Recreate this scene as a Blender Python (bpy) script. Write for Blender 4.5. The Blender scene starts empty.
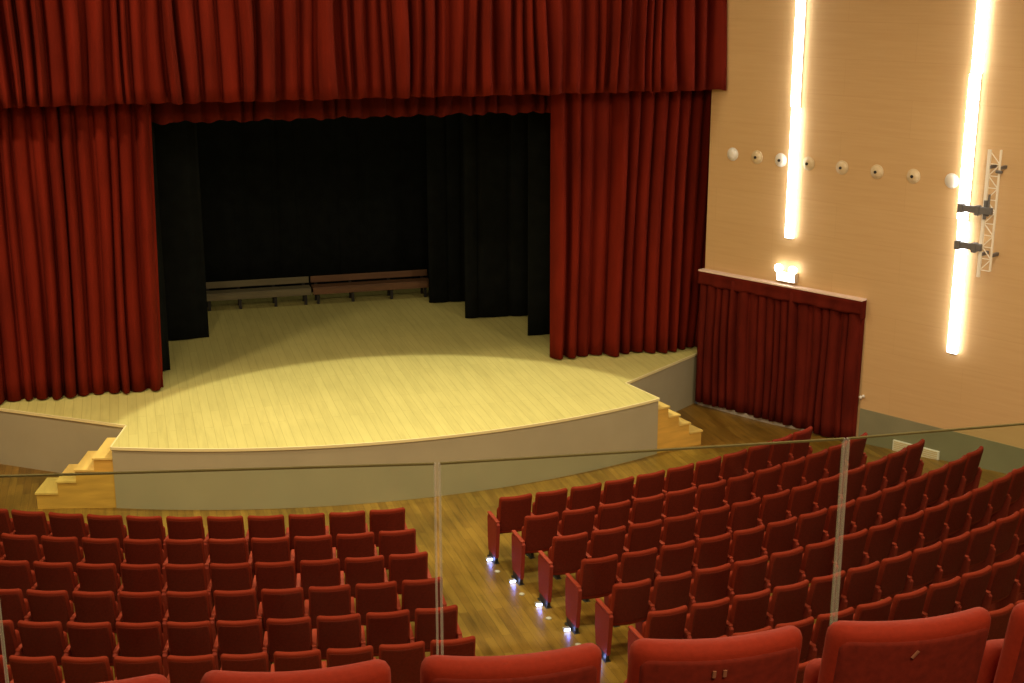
import bpy, bmesh, math, random
from mathutils import Vector, Matrix
PI = math.pi
C = bpy.context.scene.collection
SC = bpy.context.scene
rnd = random.Random(7)

# ------------------------------------------------------------------ helpers
def new_obj(name, data, parent=None, loc=None, rotz=None):
    o = bpy.data.objects.new(name, data); C.objects.link(o)
    if parent is not None: o.parent = parent
    if loc is not None: o.location = loc
    if rotz is not None: o.rotation_euler = (0, 0, rotz)
    return o

def tag(o, label=None, cat=None, group=None, kind=None):
    if label: o['label'] = label
    if cat: o['category'] = cat
    if group: o['group'] = group
    if kind: o['kind'] = kind
    return o

def thing(name, label, cat, loc=(0, 0, 0), rotz=0, group=None):
    return tag(new_obj(name, None, None, loc, rotz), label, cat, group)

def mesh(name, bm, mat, smooth=False):
    bmesh.ops.recalc_face_normals(bm, faces=bm.faces[:])
    m = bpy.data.meshes.new(name); bm.to_mesh(m); bm.free()
    for q in (mat if isinstance(mat, (list, tuple)) else [mat]): m.materials.append(q)
    if smooth:
        for p in m.polygons: p.use_smooth = True
    return m

def obj(name, bm, mat, parent=None, smooth=False, loc=None, rotz=None):
    return new_obj(name, mesh(name, bm, mat, smooth), parent, loc, rotz)

def struct(name, bm, mat, smooth=False, parent=None, label=None):
    o = obj(name, bm, mat, parent, smooth)
    if parent is None: o['kind'] = 'structure'
    if label: o['label'] = label
    return o

def add_box(bm, lo, hi, mi=0, bev=0.0):
    x0, y0, z0 = lo; x1, y1, z1 = hi
    v = [bm.verts.new(p) for p in ((x0,y0,z0),(x1,y0,z0),(x1,y1,z0),(x0,y1,z0),(x0,y0,z1),(x1,y0,z1),(x1,y1,z1),(x0,y1,z1))]
    fs = []
    for q in ((0,3,2,1),(4,5,6,7),(0,1,5,4),(1,2,6,5),(2,3,7,6),(3,0,4,7)):
        f = bm.faces.new([v[i] for i in q]); f.material_index = mi; fs.append(f)
    if bev > 0:
        es = list({e for f in fs for e in f.edges})
        bmesh.ops.bevel(bm, geom=es, offset=bev, segments=2, profile=.5, affect='EDGES')
    return v

def add_tube(bm, a, b, r, n=10, r2=None, cap=True):
    a, b = Vector(a), Vector(b); d = (b-a).normalized()
    u = d.orthogonal().normalized(); w = d.cross(u)
    r2 = r if r2 is None else r2
    A = [bm.verts.new(a+(u*math.cos(2*PI*i/n)+w*math.sin(2*PI*i/n))*r) for i in range(n)]
    B = [bm.verts.new(b+(u*math.cos(2*PI*i/n)+w*math.sin(2*PI*i/n))*r2) for i in range(n)]
    for i in range(n): bm.faces.new((A[i], A[(i+1) % n], B[(i+1) % n], B[i]))
    if cap: bm.faces.new(A[::-1]); bm.faces.new(B)

def add_lathe(bm, prof, n=20):
    """prof: (r, h) revolved about +Y (h along +Y)."""
    rings = []
    for r, h in prof:
        if r < 1e-6: rings.append([bm.verts.new((0, h, 0))])
        else: rings.append([bm.verts.new((r*math.cos(2*PI*i/n), h, r*math.sin(2*PI*i/n))) for i in range(n)])
    for A, B in zip(rings, rings[1:]):
        for i in range(n):
            q = []
            for v in (A[i % len(A)], A[(i+1) % len(A)], B[(i+1) % len(B)], B[i % len(B)]):
                if v not in q: q.append(v)
            if len(q) > 2: bm.faces.new(q)

def add_prism(bm, pts, z0, z1, mi=0, caps=True):
    """polygon pts in xy, from z0 to z1."""
    A = [bm.verts.new((x, y, z0)) for x, y in pts]; B = [bm.verts.new((x, y, z1)) for x, y in pts]
    n = len(pts)
    for i in range(n): bm.faces.new((A[i], A[(i+1) % n], B[(i+1) % n], B[i])).material_index = mi
    if caps:
        bm.faces.new(A[::-1]).material_index = mi; bm.faces.new(B).material_index = mi

# ------------------------------------------------------------------ materials
def s2l(c):
    return tuple((x/255/12.92 if x/255 <= .04045 else ((x/255+.055)/1.055)**2.4) for x in c)

def mat(name, col, rough=.6, metal=0., emit=None, strength=0., spec=.5, sheen=0., noise=0., nscale=6., nstretch=(1,1,1), trans=0., bump=0., col2=None, coat=0.):
    m = bpy.data.materials.new(name); m.use_nodes = True
    nt = m.node_tree; b = nt.nodes['Principled BSDF']
    b.inputs['Base Color'].default_value = (*col, 1); b.inputs['Roughness'].default_value = rough
    b.inputs['Metallic'].default_value = metal; b.inputs['Specular IOR Level'].default_value = spec
    if sheen:
        b.inputs['Sheen Weight'].default_value = sheen; b.inputs['Sheen Roughness'].default_value = .4
        b.inputs['Sheen Tint'].default_value = (*[min(1, c*3+.05) for c in col], 1)
    if emit: b.inputs['Emission Color'].default_value = (*emit, 1); b.inputs['Emission Strength'].default_value = strength
    if noise or bump:
        tc = nt.nodes.new('ShaderNodeTexCoord'); mp = nt.nodes.new('ShaderNodeMapping'); nz = nt.nodes.new('ShaderNodeTexNoise')
        mp.inputs['Scale'].default_value = nstretch; nz.inputs['Scale'].default_value = nscale; nz.inputs['Detail'].default_value = 6
        nt.links.new(tc.outputs['Object'], mp.inputs['Vector']); nt.links.new(mp.outputs[0], nz.inputs['Vector'])
        if noise:
            rp = nt.nodes.new('ShaderNodeValToRGB'); e = rp.color_ramp.elements
            c2 = col2 or tuple(c*(1-noise) for c in col)
            e[0].position, e[0].color = .3, (*c2, 1)
            e[1].position, e[1].color = .7, (*tuple(min(1, c*(1+noise*.5)) for c in col), 1)
            nt.links.new(nz.outputs['Fac'], rp.inputs[0]); nt.links.new(rp.outputs[0], b.inputs['Base Color'])
        if bump:
            bp = nt.nodes.new('ShaderNodeBump'); bp.inputs['Strength'].default_value = bump; bp.inputs['Distance'].default_value = .01
            nt.links.new(nz.outputs['Fac'], bp.inputs['Height']); nt.links.new(bp.outputs[0], b.inputs['Normal'])
    return m

def plank_mat(name, c1, c2, seam, length, width, rough, seam_w=.004, spec=.4, streak=.5, tint=.35):
    """planks running along world/object Y"""
    m = bpy.data.materials.new(name); m.use_nodes = True
    nt = m.node_tree; b = nt.nodes['Principled BSDF']; L = nt.links.new
    tc = nt.nodes.new('ShaderNodeTexCoord'); mp = nt.nodes.new('ShaderNodeMapping')
    mp.inputs['Rotation'].default_value = (0, 0, PI/2)
    br = nt.nodes.new('ShaderNodeTexBrick')
    br.inputs['Scale'].default_value = 1; br.inputs['Brick Width'].default_value = length; br.inputs['Row Height'].default_value = width
    br.inputs['Mortar Size'].default_value = seam_w; br.inputs['Mortar Smooth'].default_value = .3; br.offset = .37
    br.inputs['Color1'].default_value = (*c1, 1); br.inputs['Color2'].default_value = (*c2, 1); br.inputs['Mortar'].default_value = (*seam, 1)
    L(tc.outputs['Object'], mp.inputs['Vector']); L(mp.outputs[0], br.inputs['Vector'])
    mp2 = nt.nodes.new('ShaderNodeMapping'); mp2.inputs['Scale'].default_value = (7, .6, 7)
    nz = nt.nodes.new('ShaderNodeTexNoise'); nz.inputs['Scale'].default_value = 1.6; nz.inputs['Detail'].default_value = 6; nz.inputs['Roughness'].default_value = .65
    L(tc.outputs['Object'], mp2.inputs['Vector']); L(mp2.outputs[0], nz.inputs['Vector'])
    rp = nt.nodes.new('ShaderNodeValToRGB'); rp.color_ramp.elements[0].position = .28; rp.color_ramp.elements[1].position = .55
    rp.color_ramp.elements[0].color = (1-streak, 1-streak*1.05, 1-streak*1.2, 1); rp.color_ramp.elements[1].color = (1, 1, 1, 1)
    L(nz.outputs['Fac'], rp.inputs[0])
    mx = nt.nodes.new('ShaderNodeMixRGB'); mx.blend_type = 'MULTIPLY'; mx.inputs[0].default_value = 1
    L(br.outputs['Color'], mx.inputs[1]); L(rp.outputs[0], mx.inputs[2])
    # large soft blotches of wear
    n2 = nt.nodes.new('ShaderNodeTexNoise'); n2.inputs['Scale'].default_value = .7; n2.inputs['Detail'].default_value = 2
    L(tc.outputs['Object'], n2.inputs['Vector'])
    r2 = nt.nodes.new('ShaderNodeValToRGB'); r2.color_ramp.elements[0].position = .35; r2.color_ramp.elements[1].position = .65
    r2.color_ramp.elements[0].color = (1-tint, 1-tint*.9, 1-tint, 1); r2.color_ramp.elements[1].color = (1, 1, 1, 1)
    L(n2.outputs['Fac'], r2.inputs[0])
    m2 = nt.nodes.new('ShaderNodeMixRGB'); m2.blend_type = 'MULTIPLY'; m2.inputs[0].default_value = 1
    L(mx.outputs[0], m2.inputs[1]); L(r2.outputs[0], m2.inputs[2]); L(m2.outputs[0], b.inputs['Base Color'])
    b.inputs['Roughness'].default_value = rough; b.inputs['Specular IOR Level'].default_value = spec
    return m

def wall_mat(name, col, col2):
    """veneered panel: fine horizontal grain and faint panel joints (x along wall, z up in object space)"""
    m = bpy.data.materials.new(name); m.use_nodes = True
    nt = m.node_tree; b = nt.nodes['Principled BSDF']; L = nt.links.new
    tc = nt.nodes.new('ShaderNodeTexCoord'); mp = nt.nodes.new('ShaderNodeMapping'); mp.inputs['Scale'].default_value = (.7, 1, 14)
    nz = nt.nodes.new('ShaderNodeTexNoise'); nz.inputs['Scale'].default_value = 1.5; nz.inputs['Detail'].default_value = 6
    L(tc.outputs['Object'], mp.inputs['Vector']); L(mp.outputs[0], nz.inputs['Vector'])
    rp = nt.nodes.new('ShaderNodeValToRGB'); e = rp.color_ramp.elements
    e[0].position, e[0].color = .3, (*col2, 1); e[1].position, e[1].color = .7, (*col, 1)
    L(nz.outputs['Fac'], rp.inputs[0])
    mp2 = nt.nodes.new('ShaderNodeMapping'); mp2.inputs['Rotation'].default_value = (PI/2, 0, 0)
    br = nt.nodes.new('ShaderNodeTexBrick'); br.offset = .5
    br.inputs['Scale'].default_value = 1; br.inputs['Brick Width'].default_value = 2.6; br.inputs['Row Height'].default_value = .62
    br.inputs['Mortar Size'].default_value = .006; br.inputs['Mortar Smooth'].default_value = .5
    br.inputs['Color1'].default_value = (1, 1, 1, 1); br.inputs['Color2'].default_value = (.98, .97, .96, 1); br.inputs['Mortar'].default_value = (.93, .91, .88, 1)
    L(tc.outputs['Object'], mp2.inputs['Vector']); L(mp2.outputs[0], br.inputs['Vector'])
    mx = nt.nodes.new('ShaderNodeMixRGB'); mx.blend_type = 'MULTIPLY'; mx.inputs[0].default_value = 1
    L(rp.outputs[0], mx.inputs[1]); L(br.outputs['Color'], mx.inputs[2]); L(mx.outputs[0], b.inputs['Base Color'])
    b.inputs['Roughness'].default_value = .55; b.inputs['Specular IOR Level'].default_value = .3
    return m

def glass_mat(name, tint, refl=.05):
    m = bpy.data.materials.new(name); m.use_nodes = True
    nt = m.node_tree; nt.nodes.clear(); L = nt.links.new
    out = nt.nodes.new('ShaderNodeOutputMaterial'); t = nt.nodes.new('ShaderNodeBsdfTransparent'); g = nt.nodes.new('ShaderNodeBsdfGlossy')
    t.inputs['Color'].default_value = (*tint, 1); g.inputs['Roughness'].default_value = .02
    mx = nt.nodes.new('ShaderNodeMixShader'); mx.inputs[0].default_value = refl
    L(t.outputs[0], mx.inputs[1]); L(g.outputs[0], mx.inputs[2]); L(mx.outputs[0], out.inputs['Surface'])
    return m

M = {}
M['seat'] = mat('seat_fabric', (.205, .0180, .0060), .8, spec=.15, noise=.10, nscale=60, bump=.12)
M['seat_back'] = mat('seat_back_fabric', (.125, .0120, .0052), .85, spec=.15, noise=.25, nscale=40)
M['seat_side'] = mat('seat_side_fabric', (.25, .026, .014), .7, spec=.2, noise=.15, nscale=50)
M['armrest'] = mat('armrest_fabric', (.30, .034, .015), .6, spec=.3)
M['dark'] = mat('dark_metal', (.02, .018, .018), .5, metal=.3)
M['stitch'] = mat('tan_stitching', (.19, .068, .032), .8)
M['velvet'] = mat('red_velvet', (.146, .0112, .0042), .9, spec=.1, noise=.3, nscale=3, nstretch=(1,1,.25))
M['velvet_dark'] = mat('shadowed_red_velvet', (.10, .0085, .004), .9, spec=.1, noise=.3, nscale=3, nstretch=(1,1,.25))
M['side_velvet'] = mat('wine_velvet', (.105, .0100, .0050), .9, spec=.1, noise=.3, nscale=4, nstretch=(1,1,.3))
M['black'] = mat('black_cloth', (.0075, .009, .0085), 1, spec=.1, noise=.3, nscale=4)
M['blackhole'] = mat('black_paint', (.005, .005, .005), 1, spec=.05)
M['deck'] = plank_mat('stage_boards', (.62, .56, .195), (.585, .525, .18), (.47, .41, .125), 2.4, .15, .55, .005, streak=.13, tint=.08)
M['fascia'] = mat('stage_front_paint', (.385, .350, .225), .6, noise=.06, nscale=1.5)
M['nosing'] = mat('stage_edge_wood', (.78, .70, .36), .5)
M['stairwood'] = mat('orange_wood', (.66, .40, .075), .5, noise=.22, nscale=3, nstretch=(.5,.5,3))
M['stairtread'] = mat('yellow_tread_wood', (.74, .54, .15), .5, noise=.15, nscale=3, nstretch=(3,.5,.5))
M['floor'] = plank_mat('parquet', (.31, .17, .027), (.22, .112, .017), (.10, .048, .009), 1.3, .12, .35, .003, streak=.42, tint=.30)
M['wall'] = wall_mat('beige_veneer', (.60, .405, .20), (.565, .37, .178))
M['plainwall'] = mat('plain_wall', (.42, .28, .14), .8)
M['ceil'] = mat('ceiling_paint', (.45, .36, .25), .9)
M['wains'] = mat('grey_green_wainscot', (.215, .21, .125), .6, noise=.1, nscale=2)
M['tube'] = mat('lit_diffuser', (.9, .9, .85), .5, emit=(1, .98, .93), strength=12)
M['alu'] = mat('aluminium', (.62, .6, .55), .35, metal=.7)
M['silver'] = mat('pale_silver', (.85, .8, .68), .4)
M['greyarm'] = mat('grey_arm', (.16, .16, .17), .5, metal=.3)
M['cream'] = mat('cream_plastic', (.62, .49, .29), .4)
M['white'] = mat('white_paint', (.75, .72, .65), .5)
M['bright'] = mat('bright_white_paint', (.92, .9, .82), .4)
M['hole'] = mat('nozzle_hole', (.015, .012, .01), .8)
M['lamp'] = mat('emergency_lens', (1, 1, .95), .4, emit=(1, .96, .85), strength=9)
M['led'] = mat('led_lens', (.8, .85, 1), .3, emit=(.5, .55, 1), strength=12)
M['pink'] = mat('lit_ledge_wood', (.80, .62, .52), .5)  # pale pink includes the wall light's highlight along the ledge
M['bench_grey'] = mat('grey_bench_wood', (.16, .135, .07), .6, noise=.25, nscale=3, nstretch=(.5,4,4))
M['bench_brown'] = mat('brown_bench_wood', (.155, .072, .03), .6, noise=.25, nscale=3, nstretch=(.5,4,4))
M['glass'] = glass_mat('rail_glass', (.90, .955, .89), .012)
M['glassedge'] = mat('glass_edge', (.10, .085, .03), .9, spec=.05)
M['joint'] = mat('clear_joint', (.52, .50, .42), .4, spec=.5)
b_ = M['joint'].node_tree.nodes['Principled BSDF']; b_.inputs['Alpha'].default_value = .3
M['pale_mark'] = mat('pale_marks', (.45, .40, .33), .6)
M['carpet'] = mat('balcony_carpet', (.12, .05, .03), .9)

# ------------------------------------------------------------------ geometry frame
CX, CY = 4.0545, 30.0699            # centre of the seating arcs, on the hall axis
CAMZ = 8.22
STAGE_Z = 1.035
def floor_z(R): return .0538*max(0., R-10.71)
WA = Vector((10.64, 23.31, 0)); WAZ = math.radians(151)
WU = Vector((math.sin(WAZ), math.cos(WAZ), 0)); WN = Vector((WU.y, -WU.x, 0))   # WN points into the hall
def wx_right(y): return WA.x + (y-WA.y)*WU.x/WU.y
LSH = 1.6
def wx_left(y): return 2*CX - wx_right(y) - LSH

# ------------------------------------------------------------------ room shell
def sheet(zf, y0, y1, ny, nx, th):
    bm = bmesh.new(); top = []
    for j in range(ny+1):
        y = y0+(y1-y0)*j/ny; xl, xr = wx_left(min(y, 26)), wx_right(min(y, 26))
        top.append([bm.verts.new((xl+(xr-xl)*i/nx, y, zf(xl+(xr-xl)*i/nx, y))) for i in range(nx+1)])
    for j in range(ny):
        for i in range(nx):
            bm.faces.new((top[j][i], top[j][i+1], top[j+1][i+1], top[j+1][i]))
    return bm
struct('floor', sheet(lambda x, y: floor_z(math.hypot(x-CX, y-CY)), -4, 25.9, 76, 64, .1), M['floor'])
bm = bmesh.new(); add_prism(bm, [(wx_left(-4)-.2, -4), (wx_right(-4)+.2, -4), (wx_right(23.3)+.2, 23.3), (wx_left(23.3)-.2, 23.3)], 10.2, 10.35)
struct('ceiling', bm, M['ceil'])
def wall_local(name, side, m):
    bm = bmesh.new(); add_box(bm, (-.20, -.2, 0), (31, 0, 10.2))
    o = struct(name, bm, m)
    if side > 0:
        # local x along WU, local -y into the wall: y axis = WN... build the frame explicitly
        o.matrix_world = Matrix(((WU.x, WN.x, 0, WA.x), (WU.y, WN.y, 0, WA.y), (0, 0, 1, 0), (0, 0, 0, 1)))
    else:
        o.matrix_world = Matrix(((-WU.x, -WN.x, 0, 2*CX-WA.x-LSH), (WU.y, WN.y, 0, WA.y), (0, 0, 1, 0), (0, 0, 0, 1)))
    return o
WM = Matrix(((WU.x, WN.x, 0, WA.x), (WU.y, WN.y, 0, WA.y), (0, 0, 1, 0), (0, 0, 0, 1)))   # wall frame: x along, y out of the wall, z up
wall_local('wall_right', 1, M['wall'])
wall_local('wall_left', -1, M['wall'])
bm = bmesh.new(); add_box(bm, (wx_left(-4)-.2, -4.2, 0), (wx_right(-4)+.2, -4, 10.2)); struct('wall_back', bm, M['plainwall'])
bm = bmesh.new(); add_box(bm, (3.35, 0, 0), (27, .018, .745)); o = struct('trim_1', bm, M['wains'], label='grey green wainscot strip along the foot of the beige wall'); o.matrix_world = WM
# black stage house
for nm, xa, xb in (('wall_return_right', 10.66, 11.75), ('wall_return_left', 2*CX-10.66-LSH, 2*CX-11.75-LSH)):
    q = .12 if xb > xa else -.12
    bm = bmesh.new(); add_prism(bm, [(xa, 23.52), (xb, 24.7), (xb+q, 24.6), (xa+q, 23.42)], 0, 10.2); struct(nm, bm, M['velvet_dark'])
bm = bmesh.new(); add_box(bm, (-6, 31.4, 0), (14, 31.6, 9.5)); struct('wall_stage_rear', bm, M['blackhole'])
bm = bmesh.new(); add_box(bm, (-4.5, 24.75, 0), (-4.35, 31.4, 9.5)); struct('wall_stage_left', bm, M['blackhole'])
bm = bmesh.new(); add_box(bm, (11.1, 24.75, 0), (11.25, 31.4, 9.5)); struct('wall_stage_right', bm, M['blackhole'])
bm = bmesh.new(); add_box(bm, (-6, 24.7, 9.5), (14, 31.6, 9.6)); struct('ceiling_stage', bm, M['blackhole'])
# proscenium wall around the stage opening (hidden behind the curtains)
bm = bmesh.new()
add_box(bm, (-4.6, 24.55, 6.4), (11.2, 24.7, 10.2))
add_box(bm, (-4.6, 24.55, STAGE_Z+.01), (-.2, 24.7, 6.4)); add_box(bm, (8.3, 24.55, STAGE_Z+.01), (11.2, 24.7, 6.4))
struct('wall_front', bm, M['blackhole'])

# ------------------------------------------------------------------ stage
AR, AYC = 12.04, 32.19              # apron arc
L1, L2 = (-.313, 22.10), (-.56, 21.07)
R1, R2 = (2*CX+.313, 22.10), (2*CX+.56, 21.07)
def arc_pts(n=28, grow=0.):
    a0 = math.asin((L2[0]-CX)/AR); a1 = -a0
    return [(CX+(AR+grow)*math.sin(a0+(a1-a0)*i/n), AYC-(AR+grow)*math.cos(a0+(a1-a0)*i/n)) for i in range(n+1)]
RE, LE = (10.50, 23.62), (2*CX-10.50-.9, 24.30)
arc = arc_pts()
front = [LE, L1] + arc + [R1, RE]
back = [(10.70, 23.80), (11.0, 24.5), (11.0, 31.3), (-4.2, 31.3), (-4.2, 24.9)]
stage = thing('stage', 'raised stage with pale yellow boards and a curved beige front', 'stage', (CX, 24, 0))
def loc(pts): return [(x-CX, y-24) for x, y in pts]
bm = bmesh.new(); add_prism(bm, loc(front+back), STAGE_Z-.05, STAGE_Z); obj('stage_deck', bm, M['deck'], stage)
def ribbon(pts, z0, z1, t):
    bm = bmesh.new(); n = len(pts); off = []
    for i, (x, y) in enumerate(pts):
        a = Vector(pts[max(0, i-1)]); b = Vector(pts[min(n-1, i+1)]); d = (b-a).normalized()
        off.append((x+d.y*t, y-d.x*t))
    vs = [[bm.verts.new((*p, z)) for p in pts] + [] for z in (z0, z1)]
    vo = [[bm.verts.new((*p, z)) for p in off] for z in (z0, z1)]
    for i in range(n-1):
        bm.faces.new((vo[0][i], vo[0][i+1], vo[1][i+1], vo[1][i])); bm.faces.new((vs[0][i], vs[0][i+1], vs[1][i+1], vs[1][i]))
        bm.faces.new((vo[1][i], vo[1][i+1], vs[1][i+1], vs[1][i])); bm.faces.new((vo[0][i], vo[0][i+1], vs[0][i+1], vs[0][i]))
    for i in (0, n-1): bm.faces.new((vo[0][i], vo[1][i], vs[1][i], vs[0][i]))
    return bm
for seg in ([LE, L1], [L1, L2], arc, [R2, R1], [R1, RE]):
    s = loc(seg)
    obj('stage_fascia', ribbon(s, .0, STAGE_Z-.052, -.04), M['fascia'], stage)
    obj('edge_trim', ribbon(s, STAGE_Z-.045, STAGE_Z+.0005, .025), M['nosing'], stage)

# stairs in the notches, climbing towards the apron
def stairs(side, label, run):
    nx = Vector(R2) if side > 0 else Vector(L2)
    d = (Vector(R1)-Vector(R2)) if side > 0 else (Vector(L1)-Vector(L2))   # depth direction
    d.normalize(); o = Vector((d.y, -d.x)) if side > 0 else Vector((-d.y, d.x))
    t = thing('stage_steps', label, 'stairs', (nx.x, nx.y, 0))
    zs = [.845, .655, .465, .275]; n = len(zs)
    for k, z in enumerate(zs):
        a = .004+k*run; b = a+run+(.0 if k < n-1 else .04)
        pts = [o*a+d*.02, o*b+d*.02, o*b+d*(.98-.10*k), o*a+d*(.98-.10*k)]
        bm = bmesh.new(); add_prism(bm, [tuple(p) for p in pts], .0, z-.03); obj('step_body', bm, M['stairwood'], t)
        pts = [o*a+d*.0, o*(b+.02)+d*.0, o*(b+.02)+d*(.99-.10*k), o*a+d*(.99-.10*k)]
        bm = bmesh.new(); add_prism(bm, [tuple(p) for p in pts], z-.03, z); obj('tread', bm, M['stairtread'], t)
    return t
stairs(1, 'orange wooden steps at the right end of the curved stage front', .235)
stairs(-1, 'yellow wooden steps at the left end of the curved stage front', .30)

# ------------------------------------------------------------------ curtains
def folds(length, mean, amp, rg, jit=.45):
    """(x, y) samples of an irregular pleat profile from 0 to length: rounded ridges with deep narrow gaps between them"""
    x, out, base = 0., [], 0.
    while x < length:
        w = mean*(1+jit*(rg.random()*2-1)); a = amp*(.45+.75*rg.random()); nb = amp*.35*rg.random()
        gap = w*(.16+.40*rg.random()**2); sk = .8+.5*rg.random(); N = 12
        for i in range(N):
            u = .5-.5*math.cos(PI*i/N); v = u**sk
            out.append((x+u*w, a*max(0, math.sin(PI*v))**.52+a*.07*math.sin(3*PI*v)**2+base*(1-u)+nb*u))
        out.append((x+w, nb)); out.append((x+w+gap*.25, nb*.1)); out.append((x+w+gap*.7, 0.)); x += w+gap; base = nb*.8
    k = length/x
    return [(p*k, y) for p, y in out] + [(length, 0.)]
def drape(x0t, x1t, x0b, x1b, zt, zb, mean, amp, seed, nz=14, hem=.02, topfac=.75, sway=.03, jit=.45):
    """pleated cloth in local coordinates: x across, folds come out towards -y"""
    rg = random.Random(seed); L = x1b-x0b
    pf = folds(L, mean, amp, rg, jit); ph = [rg.random()*6 for _ in range(6)]
    bm = bmesh.new(); rows = []
    for j in range(nz+1):
        t = j/nz; row = []
        for i, (x, y) in enumerate(pf):
            u = x/L; xa = (x0t+(x1t-x0t)*u)*(1-t)+(x0b+(x1b-x0b)*u)*t
            env = min(1., min(u, 1-u)*L/.12+.02)
            xa += sway*math.sin(x*2.1+t*2.2+ph[0])*math.sin(PI*min(1, t*1.0))*env + .4*sway*math.sin(x*7+t*4+ph[1])*t*env
            f = topfac+(1-topfac)*t**.8
            yy = -y*f*(1+.18*math.sin(x*5+t*3+ph[2])) - .02*math.sin(x*1.3+ph[3]+t*2)
            z = zt+(zb-zt)*t
            if j == nz: z += hem*(math.sin(x*9+ph[4])*.5+math.sin(x*23+ph[5])*.35)+ y*.04
            row.append(bm.verts.new((xa, yy, z)))
        rows.append(row)
    for A, B in zip(rows, rows[1:]):
        for i in range(len(A)-1): bm.faces.new((A[i], A[i+1], B[i+1], B[i]))
    return bm
def curtain(name, label, cat, bm, m, locv, group=None, matrix=None):
    o = obj(name, bm, m, None, True, locv)
    s = o.modifiers.new('thick', 'SOLIDIFY'); s.thickness = .012; s.offset = 1
    if matrix is not None: o.matrix_world = matrix
    return tag(o, label, cat, group)
# top valance
curtain('valance', 'deep red pleated velvet valance across the top of the stage', 'curtain',
        drape(-4.6, 10.82, -4.6, 10.82, 9.9, 6.15, .215, .27, 12, 14, .02, .9, .05, .5), M['velvet'], (0, 23.41, 0))
curtain('inner_valance', 'narrow red velvet border hanging below and behind the big valance', 'curtain',
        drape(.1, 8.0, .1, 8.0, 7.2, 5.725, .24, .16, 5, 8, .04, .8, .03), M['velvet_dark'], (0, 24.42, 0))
curtain('stage_curtain', 'gathered red velvet curtain drawn to the left side of the stage opening', 'curtain',
        drape(-4.4, .47, -4.4, .335, 6.9, STAGE_Z+.02, .19, .23, 22, 16, .012, .7, .035), M['velvet'], (0, 24.06, 0))
curtain('stage_curtain', 'gathered red velvet curtain drawn to the right side of the stage opening', 'curtain',
        drape(7.60, 11.15, 7.62, 10.85, 6.9, STAGE_Z+.02, .21, .25, 34, 16, .012, .7, .035), M['velvet'], (0, 24.06, 0))

def masking(x0, x1, y, z1, seed, label, group='black stage masking', rot=0.):
    L = x1-x0
    o = curtain('masking_curtain', label, 'curtain', drape(-L/2, L/2, -L/2, L/2, z1, STAGE_Z+.015, .5, .05, seed, 8, .004, .9, .01), M['black'], ((x0+x1)/2, y, 0))
    o.rotation_euler = (0, 0, rot)
    return o
masking(-3.8, .50, 25.15, 8.4, 40, 'narrow black curtain edge right behind the left red stage curtain')
masking(-3.8, 1.36, 27.25, 8.4, 41, 'black masking curtain behind the left red stage curtain', rot=.06)
masking(7.66, 10.8, 25.75, 8.4, 42, 'nearest black masking curtain beside the right red stage curtain')
masking(6.78, 10.7, 27.4, 8.4, 43, 'middle black masking curtain of the three on the right of the stage', rot=-.05)
masking(6.34, 10.6, 28.95, 8.4, 44, 'deepest black masking curtain on the right, beside the brown bench', rot=-.08)
curtain('backdrop_curtain', 'wide black backdrop curtain at the rear of the stage', 'curtain',
        drape(-4.2, 11.0, -4.2, 11.0, 9.2, STAGE_Z+.015, .6, .06, 45, 8, .004, .9, .01), M['black'], (0, 30.9, 0))

# benches at the rear
def bench(x0, x1, m, label):
    t = thing('bench', label, 'bench', ((x0+x1)/2, 30.0, STAGE_Z+.003))
    h = (x1-x0)/2
    bm = bmesh.new(); add_box(bm, (-h, .02, .43), (h, .06, .575), bev=.008); obj('backrest_plank', bm, m, t)
    bm = bmesh.new(); add_box(bm, (-h, -.36, .35), (h, -.02, .395), bev=.008); obj('seat_plank', bm, m, t)
    bm = bmesh.new(); add_box(bm, (-h, -.375, .235), (h, -.34, .37), bev=.006); obj('apron_board', bm, m, t)
    for x in (-h+.12, -h*.33, h*.33, h-.12):
        bm = bmesh.new()
        add_box(bm, (x-.03, -.30, 0), (x+.03, -.26, .35)); add_box(bm, (x-.03, .06, 0), (x+.03, .10, .55)); add_box(bm, (x-.03, -.30, .30), (x+.03, .08, .35))
        obj('leg', bm, M['dark'], t)
    return t
bench(1.40, 3.76, M['bench_grey'], 'greyish wooden bench at the rear of the stage, left of the brown one')
bench(3.80, 6.50, M['bench_brown'], 'brown wooden bench at the rear of the stage, right of the greyish one')

# ------------------------------------------------------------------ things on the right wall (wall frame: x along, y out, z up)
def wall_thing(name, label, cat, s, z, group=None):
    t = thing(name, label, cat, group=group)
    t.matrix_world = WM @ Matrix.Translation((s, .003, z)); return t
def light_strip(s, z0, z1, cuts, w, label):
    t = wall_thing('light_strip', label, 'wall light', s, z0, 'vertical wall light strips')
    bm = bmesh.new(); add_box(bm, (-w/2+.02, 0, -.01), (w/2-.02, .035, z1-z0)); obj('housing', bm, M['alu'], t)
    zz = [0]+[c-z0 for c in cuts]+[z1-z0]
    for k, (a, b) in enumerate(zip(zz, zz[1:])):
        off = .012*(-1)**k
        bm = bmesh.new(); add_box(bm, (-w/2+off, .036, a+.012), (w/2+off, .085, b-.012), bev=.012); obj('diffuser', bm, M['tube'], t)
    return t
light_strip(1.69, 3.60, 10.1, (5.95,), .17, 'glowing vertical white light strip nearer the stage, left of the other strip')
light_strip(5.00, 2.10, 10.1, (4.35, 6.7), .18, 'glowing vertical white light strip next to the metal ladder truss')
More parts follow.
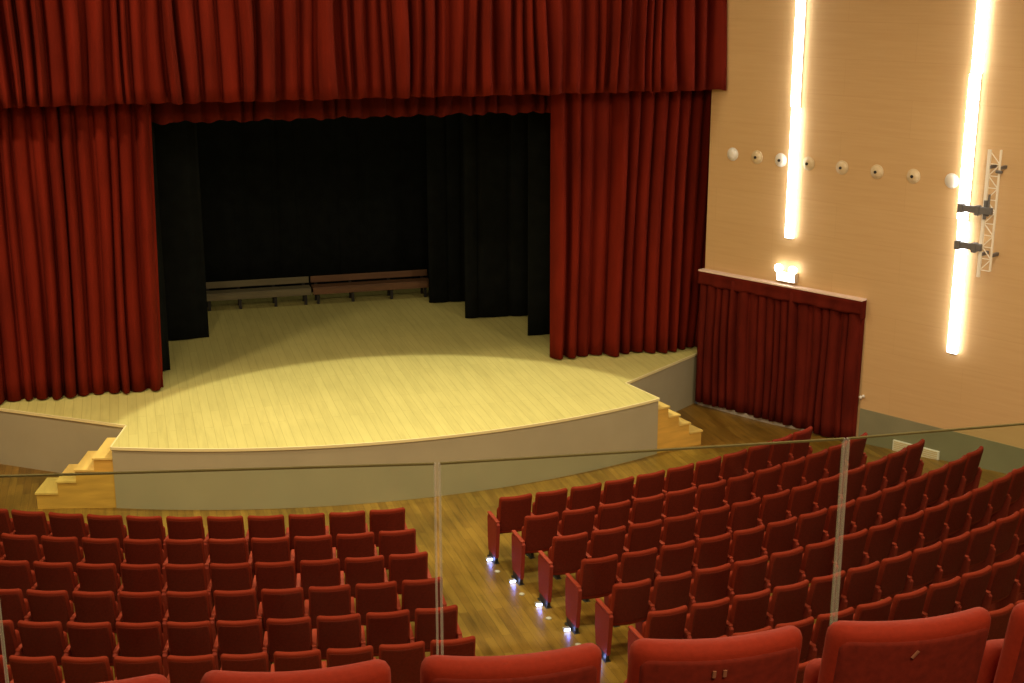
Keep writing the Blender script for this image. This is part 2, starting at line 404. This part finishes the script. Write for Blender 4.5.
# air nozzles
def nozzle_meshes():
    bm = bmesh.new(); add_lathe(bm, [(0, 0), (.145, 0), (.148, .012), (.135, .022), (.125, .018), (.118, .03), (.09, .055), (.05, .07), (0, .072)], 24)
    bmesh.ops.scale(bm, vec=(.84, .84, .84), verts=bm.verts[:])
    ring = mesh('bowl', bm, M['cream'], True)
    bm = bmesh.new(); add_lathe(bm, [(0, 0), (.025, 0), (.027, .02), (.0, .022)], 16)
    return ring, mesh('outlet', bm, M['hole'], True)
ring, outlet = nozzle_meshes()
ring_w = ring.copy(); ring_w.materials.clear(); ring_w.materials.append(M['white'])  # on the bowl touching the first strip, white stands for strip light
ss = [.342, .885, 1.40, 1.985, 2.665, 3.345, 4.03, 4.718]; nlab = [
 'round cream wall nozzle closest to the red valance', 'second round cream wall nozzle from the red valance',
 'round cream wall nozzle touching the left edge of the first light strip', 'round cream wall nozzle just right of the first light strip',
 'second round cream wall nozzle right of the first light strip', 'third round cream wall nozzle right of the first light strip',
 'fourth round cream wall nozzle right of the first light strip', 'round cream wall nozzle just left of the light strip with the truss']
for k, s in enumerate(ss):
    t = wall_thing('wall_nozzle', nlab[k], 'air nozzle', s, 4.995-.005*k, 'row of round wall nozzles')
    r_ = new_obj('bowl', ring_w if k in (0, 2, 7) else ring, t)
    if 0 < k < 7:
        new_obj('outlet', outlet, r_, (0, .053, 0))
# emergency lamp over the side curtain
t = wall_thing('emergency_lamp', 'bright white emergency lamp above the wine red side curtain', 'emergency light', 1.70, 2.80)
bm = bmesh.new(); add_box(bm, (-.20, 0, 0), (.20, .10, .19), bev=.015); obj('housing', bm, M['alu'], t)
for x in (-.15, .15):
    bm = bmesh.new(); add_lathe(bm, [(0, .04), (.05, .05), (.075, .10), (.08, .14), (.0, .15)], 16)
    o = obj('lamp_head', bm, M['lamp'], t, True, (x, .0, .245))
bm = bmesh.new(); add_box(bm, (-.185, .101, .02), (.185, .112, .18)); obj('lens', bm, M['lamp'], t)
# truss
t = wall_thing('ladder_truss', 'pale metal ladder truss with two grey arms beside the right light strip', 'truss', 5.52, 3.50)
bm = bmesh.new(); add_box(bm, (-.12, .20, 0), (-.07, .25, 2.05), bev=.006); obj('rail', bm, M['bright'], t)
bm = bmesh.new(); add_tube(bm, (.09, .22, .12), (.09, .22, 2.06), .018); obj('rail', bm, M['silver'], t)
bm = bmesh.new()
for k in range(10):
    a, b = .12+.19*k, .12+.19*(k+1); p, q = ((-.08, .09) if k % 2 == 0 else (.09, -.08))
    add_tube(bm, (p, .22, a), (q, .22, b), .009, 6); add_tube(bm, (-.08, .22, a), (.09, .22, a), .008, 6)
obj('lattice', bm, M['silver'], t)
for z in (.35, 1.75):
    bm = bmesh.new(); add_box(bm, (-.10, .0, z), (-.06, .22, z+.05)); add_box(bm, (.07, 0, z), (.11, .22, z+.05)); obj('wall_bracket', bm, M['greyarm'], t)
for z, x1 in ((1.10, .06), (.50, -.06)):
    bm = bmesh.new(); add_box(bm, (-.50, .24, z-.065), (x1, .31, z+.045), bev=.01); add_box(bm, (-.51, .22, z-.085), (-.42, .33, z+.06), bev=.012); add_box(bm, (-.22, .22, z-.10), (-.14, .33, z+.06), bev=.012)
    obj('grey_arm', bm, M['greyarm'], t)
bm = bmesh.new(); add_tube(bm, (-.07, .25, .95), (-.07, .25, 1.25), .03, 8); add_tube(bm, (-.02, .25, 1.0), (-.02, .25, 1.35), .02, 8); obj('clamp', bm, M['greyarm'], t)
bm = bmesh.new(); add_tube(bm, (.05, .25, 1.72), (.15, .25, 1.72), .025, 8); obj('knob', bm, M['greyarm'], t)
# side curtain
SCW = (-.24, 3.32)
t = wall_thing('side_curtain', 'wine red pleated curtain covering the side doorway below the emergency lamp', 'curtain', 0, 0)
bm = bmesh.new(); add_box(bm, (SCW[0], 0, 2.72), (SCW[1], .16, 2.750), bev=.004); obj('pelmet_ledge', bm, M['pink'], t)
def wall_drape(x0, x1, zt, zb, mean, amp, seed, hem, nz=10, topfac=.7):
    bm = drape(x0, x1, x0, x1, zt, zb, mean, amp, seed, nz, hem, topfac, .02)
    for v in bm.verts: v.co.y = -v.co.y
    return bm
bm = wall_drape(SCW[0], SCW[1], 2.66, .10, .17, .10, 61, .012)
o = obj('drape', bm, M['side_velvet'], t, True, (0, .035, 0))
o.modifiers.new('thick', 'SOLIDIFY').thickness = .01
bm = bmesh.new(); rows = []
NX = 90
for j in range(7):
    row = []
    for i in range(NX+1):
        u = i/NX; x = SCW[0]+(SCW[1]-SCW[0])*u; sw = abs(math.sin(PI*u*3)); tt = j/6
        row.append(bm.verts.new((x, .15+.018*math.sin(u*50+tt)*tt+.01*math.sin(tt*9)*sw, 2.72-(.24+.015*sw)*tt)))
    rows.append(row)
for A, B in zip(rows, rows[1:]):
    for i in range(NX): bm.faces.new((A[i], A[i+1], B[i+1], B[i]))
o = obj('pelmet', bm, M['side_velvet'], t, True); o.modifiers.new('thick', 'SOLIDIFY').thickness = .008
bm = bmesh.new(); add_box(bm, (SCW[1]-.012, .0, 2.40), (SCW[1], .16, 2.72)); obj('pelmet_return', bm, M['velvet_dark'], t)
bm = bmesh.new(); add_box(bm, (SCW[0], 0, .0), (SCW[1], .025, .085), bev=.004); o = struct('hem_leak_strip', bm, M['pale_mark']); o.matrix_world = WM  # pale strip added in place of light leaking under the curtain hem
t = wall_thing('curtain_hook', 'small pale hook at the right edge of the side curtain', 'hook', 3.39, .98)
bm = bmesh.new(); add_lathe(bm, [(0, 0), (.03, 0), (.03, .02), (.012, .03), (.012, .07), (.032, .09), (.025, .115), (0, .12)], 14); obj('hook_knob', bm, M['white'], t, True)
t = wall_thing('wall_panel', 'low white wall vent panel on the grey green wainscot', 'vent', 4.49, .14)
bm = bmesh.new(); add_box(bm, (-.44, .0, 0), (.44, .05, .20), bev=.008); obj('panel_body', bm, M['white'], t)
bm = bmesh.new()
for k in range(5): add_box(bm, (-.41, .05, .025+.035*k), (.41, .058, .042+.035*k))
obj('grille', bm, M['cream'], t)

# ------------------------------------------------------------------ seats
def pad(w, h, t, r, bev, bow, edge=.5):
    """soft upholstered slab: two grids (front and back) that meet along a rounded outline; side edges come forward (+y) by bow"""
    rb = r*.5; us = []; vs = []
    for q in (0, .02, .05, .1, .18, .3, .45): us.append(-1+q)
    us = us+[-.3, -.1, .1, .3]+[-u for u in us[::-1]]
    for q in (0, .012, .03, .06, .1, .15, .22, .32, .45, .58, .70, .79, .86, .91, .945, .97, .988, 1): vs.append(q*h)
    bm = bmesh.new()
    def half(z):
        if z > h-r: return w/2-r+math.sqrt(max(0, r*r-(z-h+r)**2))
        if z < rb: return w/2-rb+math.sqrt(max(0, rb*rb-(rb-z)**2))
        return w/2
    def dist(x, z):
        ax = abs(x)
        if z > h-r and ax > w/2-r: return max(0, r-math.hypot(ax-w/2+r, z-h+r))
        if z < rb and ax > w/2-rb: return max(0, rb-math.hypot(ax-w/2+rb, rb-z))
        return max(0, min(w/2-ax, h-z, z))
    def grid(sg, rim=None):
        g = []
        for j, z in enumerate(vs):
            row = []
            for i, u in enumerate(us):
                if rim is not None and (i in (0, len(us)-1) or j in (0, len(vs)-1)): row.append(rim[j][i]); continue
                x = u*half(z); d = dist(x, z); f = math.sqrt(max(0, 1-(1-min(1, d/bev))**2)) if d < bev else 1.
                row.append(bm.verts.new((x, sg*t/2*f+bow*(x/(w/2))**2, z)))
            g.append(row)
        for A, B in zip(g, g[1:]):
            for i in range(len(us)-1): bm.faces.new((A[i], A[i+1], B[i+1], B[i]))
        return g
    g = grid(-1); grid(1, g)
    return bm
SH = 1.045                          # height of the back above the floor
BH, TILT = .60, math.radians(11)
bm = pad(.492, BH, .075, .045, .034, .045)
for v in bm.verts:
    z = v.co.z-BH; y = v.co.y
    v.co.y = y*math.cos(TILT)-z*math.sin(TILT); v.co.z = SH+z*math.cos(TILT)+y*math.sin(TILT)*.3
me_back = mesh('backrest', bm, M['seat'], True)
bm = pad(.452, .505, .020, .03, .012, .0385)
for v in bm.verts:
    z = v.co.z-.545; y = v.co.y-.0335
    v.co.y = y*math.cos(TILT)-z*math.sin(TILT); v.co.z = SH+z*math.cos(TILT)+y*math.sin(TILT)*.3
me_shell = mesh('back_panel', bm, M['seat_back'], True)
bm = pad(.43, .42, .10, .05, .04, .01)
for v in bm.verts:
    z = v.co.z; y = v.co.y; a = math.radians(4)
    v.co.y = .235+y*math.cos(a)+z*math.sin(a)*-1+.02; v.co.z = .40+z*math.cos(a)
me_cush = mesh('seat_cushion', bm, M['seat'], True)
def panel_mesh():
    bm = bmesh.new(); prof = [(.09, .10), (.44, .10), (.455, .30), (.475, .60), (.46, .635), (.05, .655), (.02, .63), (.06, .35)]
    th = .052
    A = [bm.verts.new((-th/2, y, z)) for y, z in prof]; B = [bm.verts.new((th/2, y, z)) for y, z in prof]; n = len(prof)
    for i in range(n): bm.faces.new((A[i], A[(i+1) % n], B[(i+1) % n], B[i]))
    fa, fb = bm.faces.new(A[::-1]), bm.faces.new(B)
    bmesh.ops.bevel(bm, geom=list(fa.edges)+list(fb.edges), offset=.010, segments=2, affect='EDGES')
    return mesh('side_panel', bm, M['seat_side'], False)
me_panel = panel_mesh()
bm = bmesh.new(); add_box(bm, (-.028, .05, .650), (.028, .470, .678), bev=.010); me_arm = mesh('armrest', bm, M['armrest'], False)
bm = bmesh.new(); add_box(bm, (-.022, .12, .0), (.022, .42, .105), bev=.004); add_box(bm, (-.04, .10, -.02), (.04, .44, .014)); me_foot = mesh('foot', bm, M['dark'], False)
bm = bmesh.new(); add_tube(bm, (-.235, .19, .44), (.235, .19, .44), .016, 8); add_box(bm, (-.235, .15, .42), (-.215, .24, .47)); add_box(bm, (.215, .15, .42), (.235, .24, .47))
me_hinge = mesh('hinge_bar', bm, M['dark'], False)
def seat(R, th, z, sides, label, group, R0):
    t = thing('theatre_seat', label, 'seat', (CX+R*math.sin(th), CY-R*math.cos(th), z), th, group)
    b_ = new_obj('backrest', me_back, t); new_obj('back_panel', me_shell, b_); new_obj('seat_cushion', me_cush, t); new_obj('hinge_bar', me_hinge, t)
    for s in sides:
        # the panel sits half a pitch to the side, on the radial line between two seats
        p = new_obj('side_panel', me_panel, t, (s*.266, 0, 0), s*.5*.55/R)
        new_obj('armrest', me_arm, p); new_obj('foot', me_foot, p)
    return t
ORD = ['', 'first', 'second', 'third', 'fourth', 'fifth', 'sixth', 'seventh', 'eighth', 'ninth', 'tenth', 'eleventh', 'twelfth', 'thirteenth', 'fourteenth', 'fifteenth', 'sixteenth']
TL = [-.07446, -.07207, -.06981, -.06654, -.06449, -.06207]
TR = [.06603, .07048, .07468, .07683, .07873, .08042, .0819, .0832]
NR = [11, 12, 13, 14, 15, 13, 11, 9]
PITCH = .55
RAKE = .04645
rowname = lambda r: 'front' if r == 1 else ORD[r]
aisle_pts = []
for row in range(1, 9):
    R = 13.0726+(row-1)*.8632; ztop = CAMZ-7.0638+(row-1)*RAKE; z = ztop-SH
    if row <= 6:
        for k in range(11):
            th = TL[row-1]-k*PITCH/R
            lab = f'red theatre seat, {ORD[k+1]} from the aisle, {rowname(row)} row of the left block'
            seat(R, th, z, (1, -1) if k == 10 else (1,), lab, f'left block seats, {rowname(row)} row', R)
    for k in range(NR[row-1]):
        th = TR[row-1]+k*PITCH/R
        lab = f'red theatre seat, {ORD[k+1]} from the aisle, {rowname(row)} row of the right block'
        seat(R, th, z, (-1, 1) if k == NR[row-1]-1 else (-1,), lab, f'right block seats, {rowname(row)} row', R)
    aisle_pts.append((R, TR[row-1]-.5*PITCH/R))
# aisle step lights and pale floor discs along the right block
LED = [(4.575, 17.28), (4.668, 16.395), (4.778, 15.53), (4.885, 14.675), (4.995, 13.815)]
bm = bmesh.new(); add_box(bm, (-.045, -.03, 0), (.045, .03, .04), bev=.01); me_lh = mesh('light_housing', bm, M['alu'])
bm = bmesh.new(); add_box(bm, (-.04, -.040, .006), (.04, -.030, .036), bev=.003); me_ll = mesh('light_lens', bm, M['led'])
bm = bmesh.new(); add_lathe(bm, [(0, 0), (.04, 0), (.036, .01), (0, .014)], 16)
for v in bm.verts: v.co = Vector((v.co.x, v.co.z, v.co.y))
me_disc = mesh('floor_disc', bm, M['pale_mark'], True)  # thin pale discs laid for the pale spots on the aisle floor
def on_floor(x, y): return floor_z(math.hypot(x-CX, y-CY))
for k, (x, y) in enumerate(LED):
    a = math.atan2(x-CX, CY-y)
    t = thing('aisle_light', f'small blue-white aisle floor light at the foot of the {rowname(k+1)} row end panel', 'floor light', (x, y, on_floor(x, y)+.004), a, 'aisle floor lights')
    ld = bpy.data.lights.new('aisle_glow', 'POINT'); ld.energy = .7; ld.color = (.16, .2, 1); ld.shadow_soft_size = .02
    new_obj('aisle_glow', ld, t, (0, -.075, .05))
    new_obj('light_housing', me_lh, t); new_obj('light_lens', me_ll, t)
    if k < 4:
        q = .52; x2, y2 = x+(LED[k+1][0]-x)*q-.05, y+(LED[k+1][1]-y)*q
        s = new_obj('floor_disc', me_disc, None, (x2, y2, on_floor(x2, y2)+.004), a)
        tag(s, f'small pale floor disc between the {rowname(k+1)} and {rowname(k+2)} aisle lights', 'floor stud', 'pale discs along the aisle edge')

# ------------------------------------------------------------------ balcony
BR, BZT = 27.17, CAMZ-1.732
BZ = BZT-SH
def ring_pts(R, a0, a1, n): return [(CX+R*math.sin(a0+(a1-a0)*i/n), CY-R*math.cos(a0+(a1-a0)*i/n)) for i in range(n+1)]
A0, A1 = math.radians(-22), math.radians(14)
bm = bmesh.new(); add_prism(bm, ring_pts(25.80, A0, A1, 30)+ring_pts(27.55, A0, A1, 30)[::-1], BZ-.35, BZ); struct('floor_balcony', bm, M['carpet'])
bm = bmesh.new(); add_prism(bm, ring_pts(27.56, A0, A1, 30)+ring_pts(29.3, A0, A1, 30)[::-1], BZ-.35, BZ+.38); struct('floor_balcony_step', bm, M['carpet'])
names_b = ['leftmost', None]
blab = ['red seat cut off at the bottom left corner, nearest row before the glass rail',
        'red seat in the nearest row, second seat from the bottom left corner',
        'red seat in the nearest row, directly in front of the centre aisle',
        'red seat in the nearest row with two small tan stitches on its back',
        'red seat in the nearest row with one slanted tan stitch on its back',
        'red seat cut off at the bottom right corner, nearest row before the glass rail']
for k in range(6):
    th = math.radians(-9.10+1.202*k)
    t = seat(BR, th, BZ, (1, -1) if k == 0 else (1,), blab[k], 'nearest row of seats on the balcony', BR)
    if k in (3, 4):
        bm = bmesh.new()
        strokes = [(-.018, 0), (.012, 0)] if k == 3 else [(0, .35)]
        bm.free()
        for sx, sl in strokes:
          bm = bmesh.new(); L_ = .022
          a = Vector((sx-sl*L_, 0, -L_/2)); b = Vector((sx+sl*L_, 0, L_/2))
          add_tube(bm, a, b, .0055, 8)
          o = obj('number_stitching', bm, M['stitch'], [c for c in t.children if c.name.startswith('backrest')][0])
          zc = SH-.085; o.location = (-.014 if k == 3 else -.02, (SH-zc)*math.tan(TILT)-.0463, zc); o.rotation_euler = (TILT, 0, 0); o.scale = (1, .45, 1)

# glass balustrade: three visible panels, clear joints
GR = 25.88; GZ0, GZ1 = BZ+.015, CAMZ-1.66
px_th = [-13.50, -10.17, -6.84, -3.51, -.18]
glab = [None, 'glass balustrade panel at the left, before the left block of seats', 'middle glass balustrade panel, before the centre aisle', 'glass balustrade panel at the right, before the beige wall']
GP = [(-.555, 4.680), (.972, 4.379), (2.490, 4.224), (3.998, 4.155)]
def gp(R, deg): a = math.radians(deg); return Vector((CX+R*math.sin(a), CY-R*math.cos(a), 0))
for k in range(1, 4):
    a, b = Vector((*GP[k-1], 0)), Vector((*GP[k], 0)); e_ = (b-a).normalized()*.005; a, b = a+e_, b-e_; mid = (a+b)/2; rz = math.atan2(b.y-a.y, b.x-a.x); L_ = (b-a).length
    t = thing('glass_panel', glab[k], 'glass panel', (mid.x, mid.y, BZ), rz, 'glass balustrade panels')
    bm = bmesh.new(); add_box(bm, (-L_/2+.004, -.006, GZ0-BZ), (L_/2-.004, .006, GZ1-BZ-.006)); obj('pane', bm, M['glass'], t)
    bm = bmesh.new(); add_box(bm, (-L_/2+.004, -.006, GZ1-BZ-.006), (L_/2-.004, .006, GZ1-BZ)); obj('top_edge', bm, M['glassedge'], t)
    for s in (-1, 1):
        bm = bmesh.new(); add_box(bm, (s*(L_/2)-(.007 if s > 0 else -.0)-.001, -.0065, GZ0-BZ), (s*(L_/2)+(.0 if s > 0 else .007)+.001, .0065, GZ1-BZ-.001)); obj('side_edge', bm, M['joint'], t)
    bm = bmesh.new(); add_box(bm, (-L_/2+.05, -.03, 0), (L_/2-.05, .03, .07)); obj('base_channel', bm, M['alu'], t)

# ------------------------------------------------------------------ lights
def area(loc_, target, size, power, col=(1, .84, .6), sizey=None):
    d = bpy.data.lights.new('hall_and_fill_light', 'AREA'); d.energy = power; d.color = col; d.size = size
    if sizey: d.shape = 'RECTANGLE'; d.size_y = sizey
    o = bpy.data.objects.new('hall_and_fill_light', d); C.objects.link(o); o.location = loc_
    o.rotation_euler = (Vector(target)-Vector(loc_)).to_track_quat('-Z', 'Y').to_euler(); return o
def spot(loc_, target, power, deg, blend, col, rad=.1):
    d = bpy.data.lights.new('stage_light', 'SPOT'); d.energy = power; d.color = col; d.spot_size = math.radians(deg); d.spot_blend = blend; d.shadow_soft_size = rad
    o = bpy.data.objects.new('stage_light', d); C.objects.link(o); o.location = loc_
    o.rotation_euler = (Vector(target)-Vector(loc_)).to_track_quat('-Z', 'Y').to_euler(); return o
WARM = (1, .80, .52)
for x, y, e in ((-4.2, 18.5, 560), (-1.5, 13, 330), (4, 11, 420), (10, 13, 420), (-3, 7, 330), (4, 7, 300), (11.5, 8, 420)):
    area((x, y, 10.1), (x, y, 0), .8, e, WARM)
area((1.5, 0.6, 10.0), (1.2, 3.2, 6), 1.6, 330, (1, .74, .45))  # unseen fill above the balcony, added to brighten the nearest seats
spot((CX, 20.0, 9.9), (CX, 20.0, 1), 2500, 60.5, .06, (1, .91, .64), .08)
area((CX, 21.9, 10.0), (CX, 21.5, 0), 9, 170, (1, .88, .56), .4)
area((CX, 27.2, 9.2), (CX, 27, 1), 4, 48, (1, .86, .55), 1)  # unseen dim fill added over the rear of the stage

w = bpy.data.worlds.new('World'); SC.world = w; w.use_nodes = True
w.node_tree.nodes['Background'].inputs[0].default_value = (.9, .7, .5, 1); w.node_tree.nodes['Background'].inputs[1].default_value = .03

# ------------------------------------------------------------------ camera
cd = bpy.data.cameras.new('camera'); cam = bpy.data.objects.new('camera', cd); C.objects.link(cam)
cd.sensor_width = 36; cd.lens = 1352.47/1024*36; cd.clip_start = .05; cd.clip_end = 200
cam.location = (0, 0, CAMZ); cam.rotation_euler = (PI/2-.26546, 0, -.27724)
SC.camera = cam
SC.view_settings.view_transform = 'Standard'
SC.view_settings.look = 'None'
SC.view_settings.exposure = 0.0
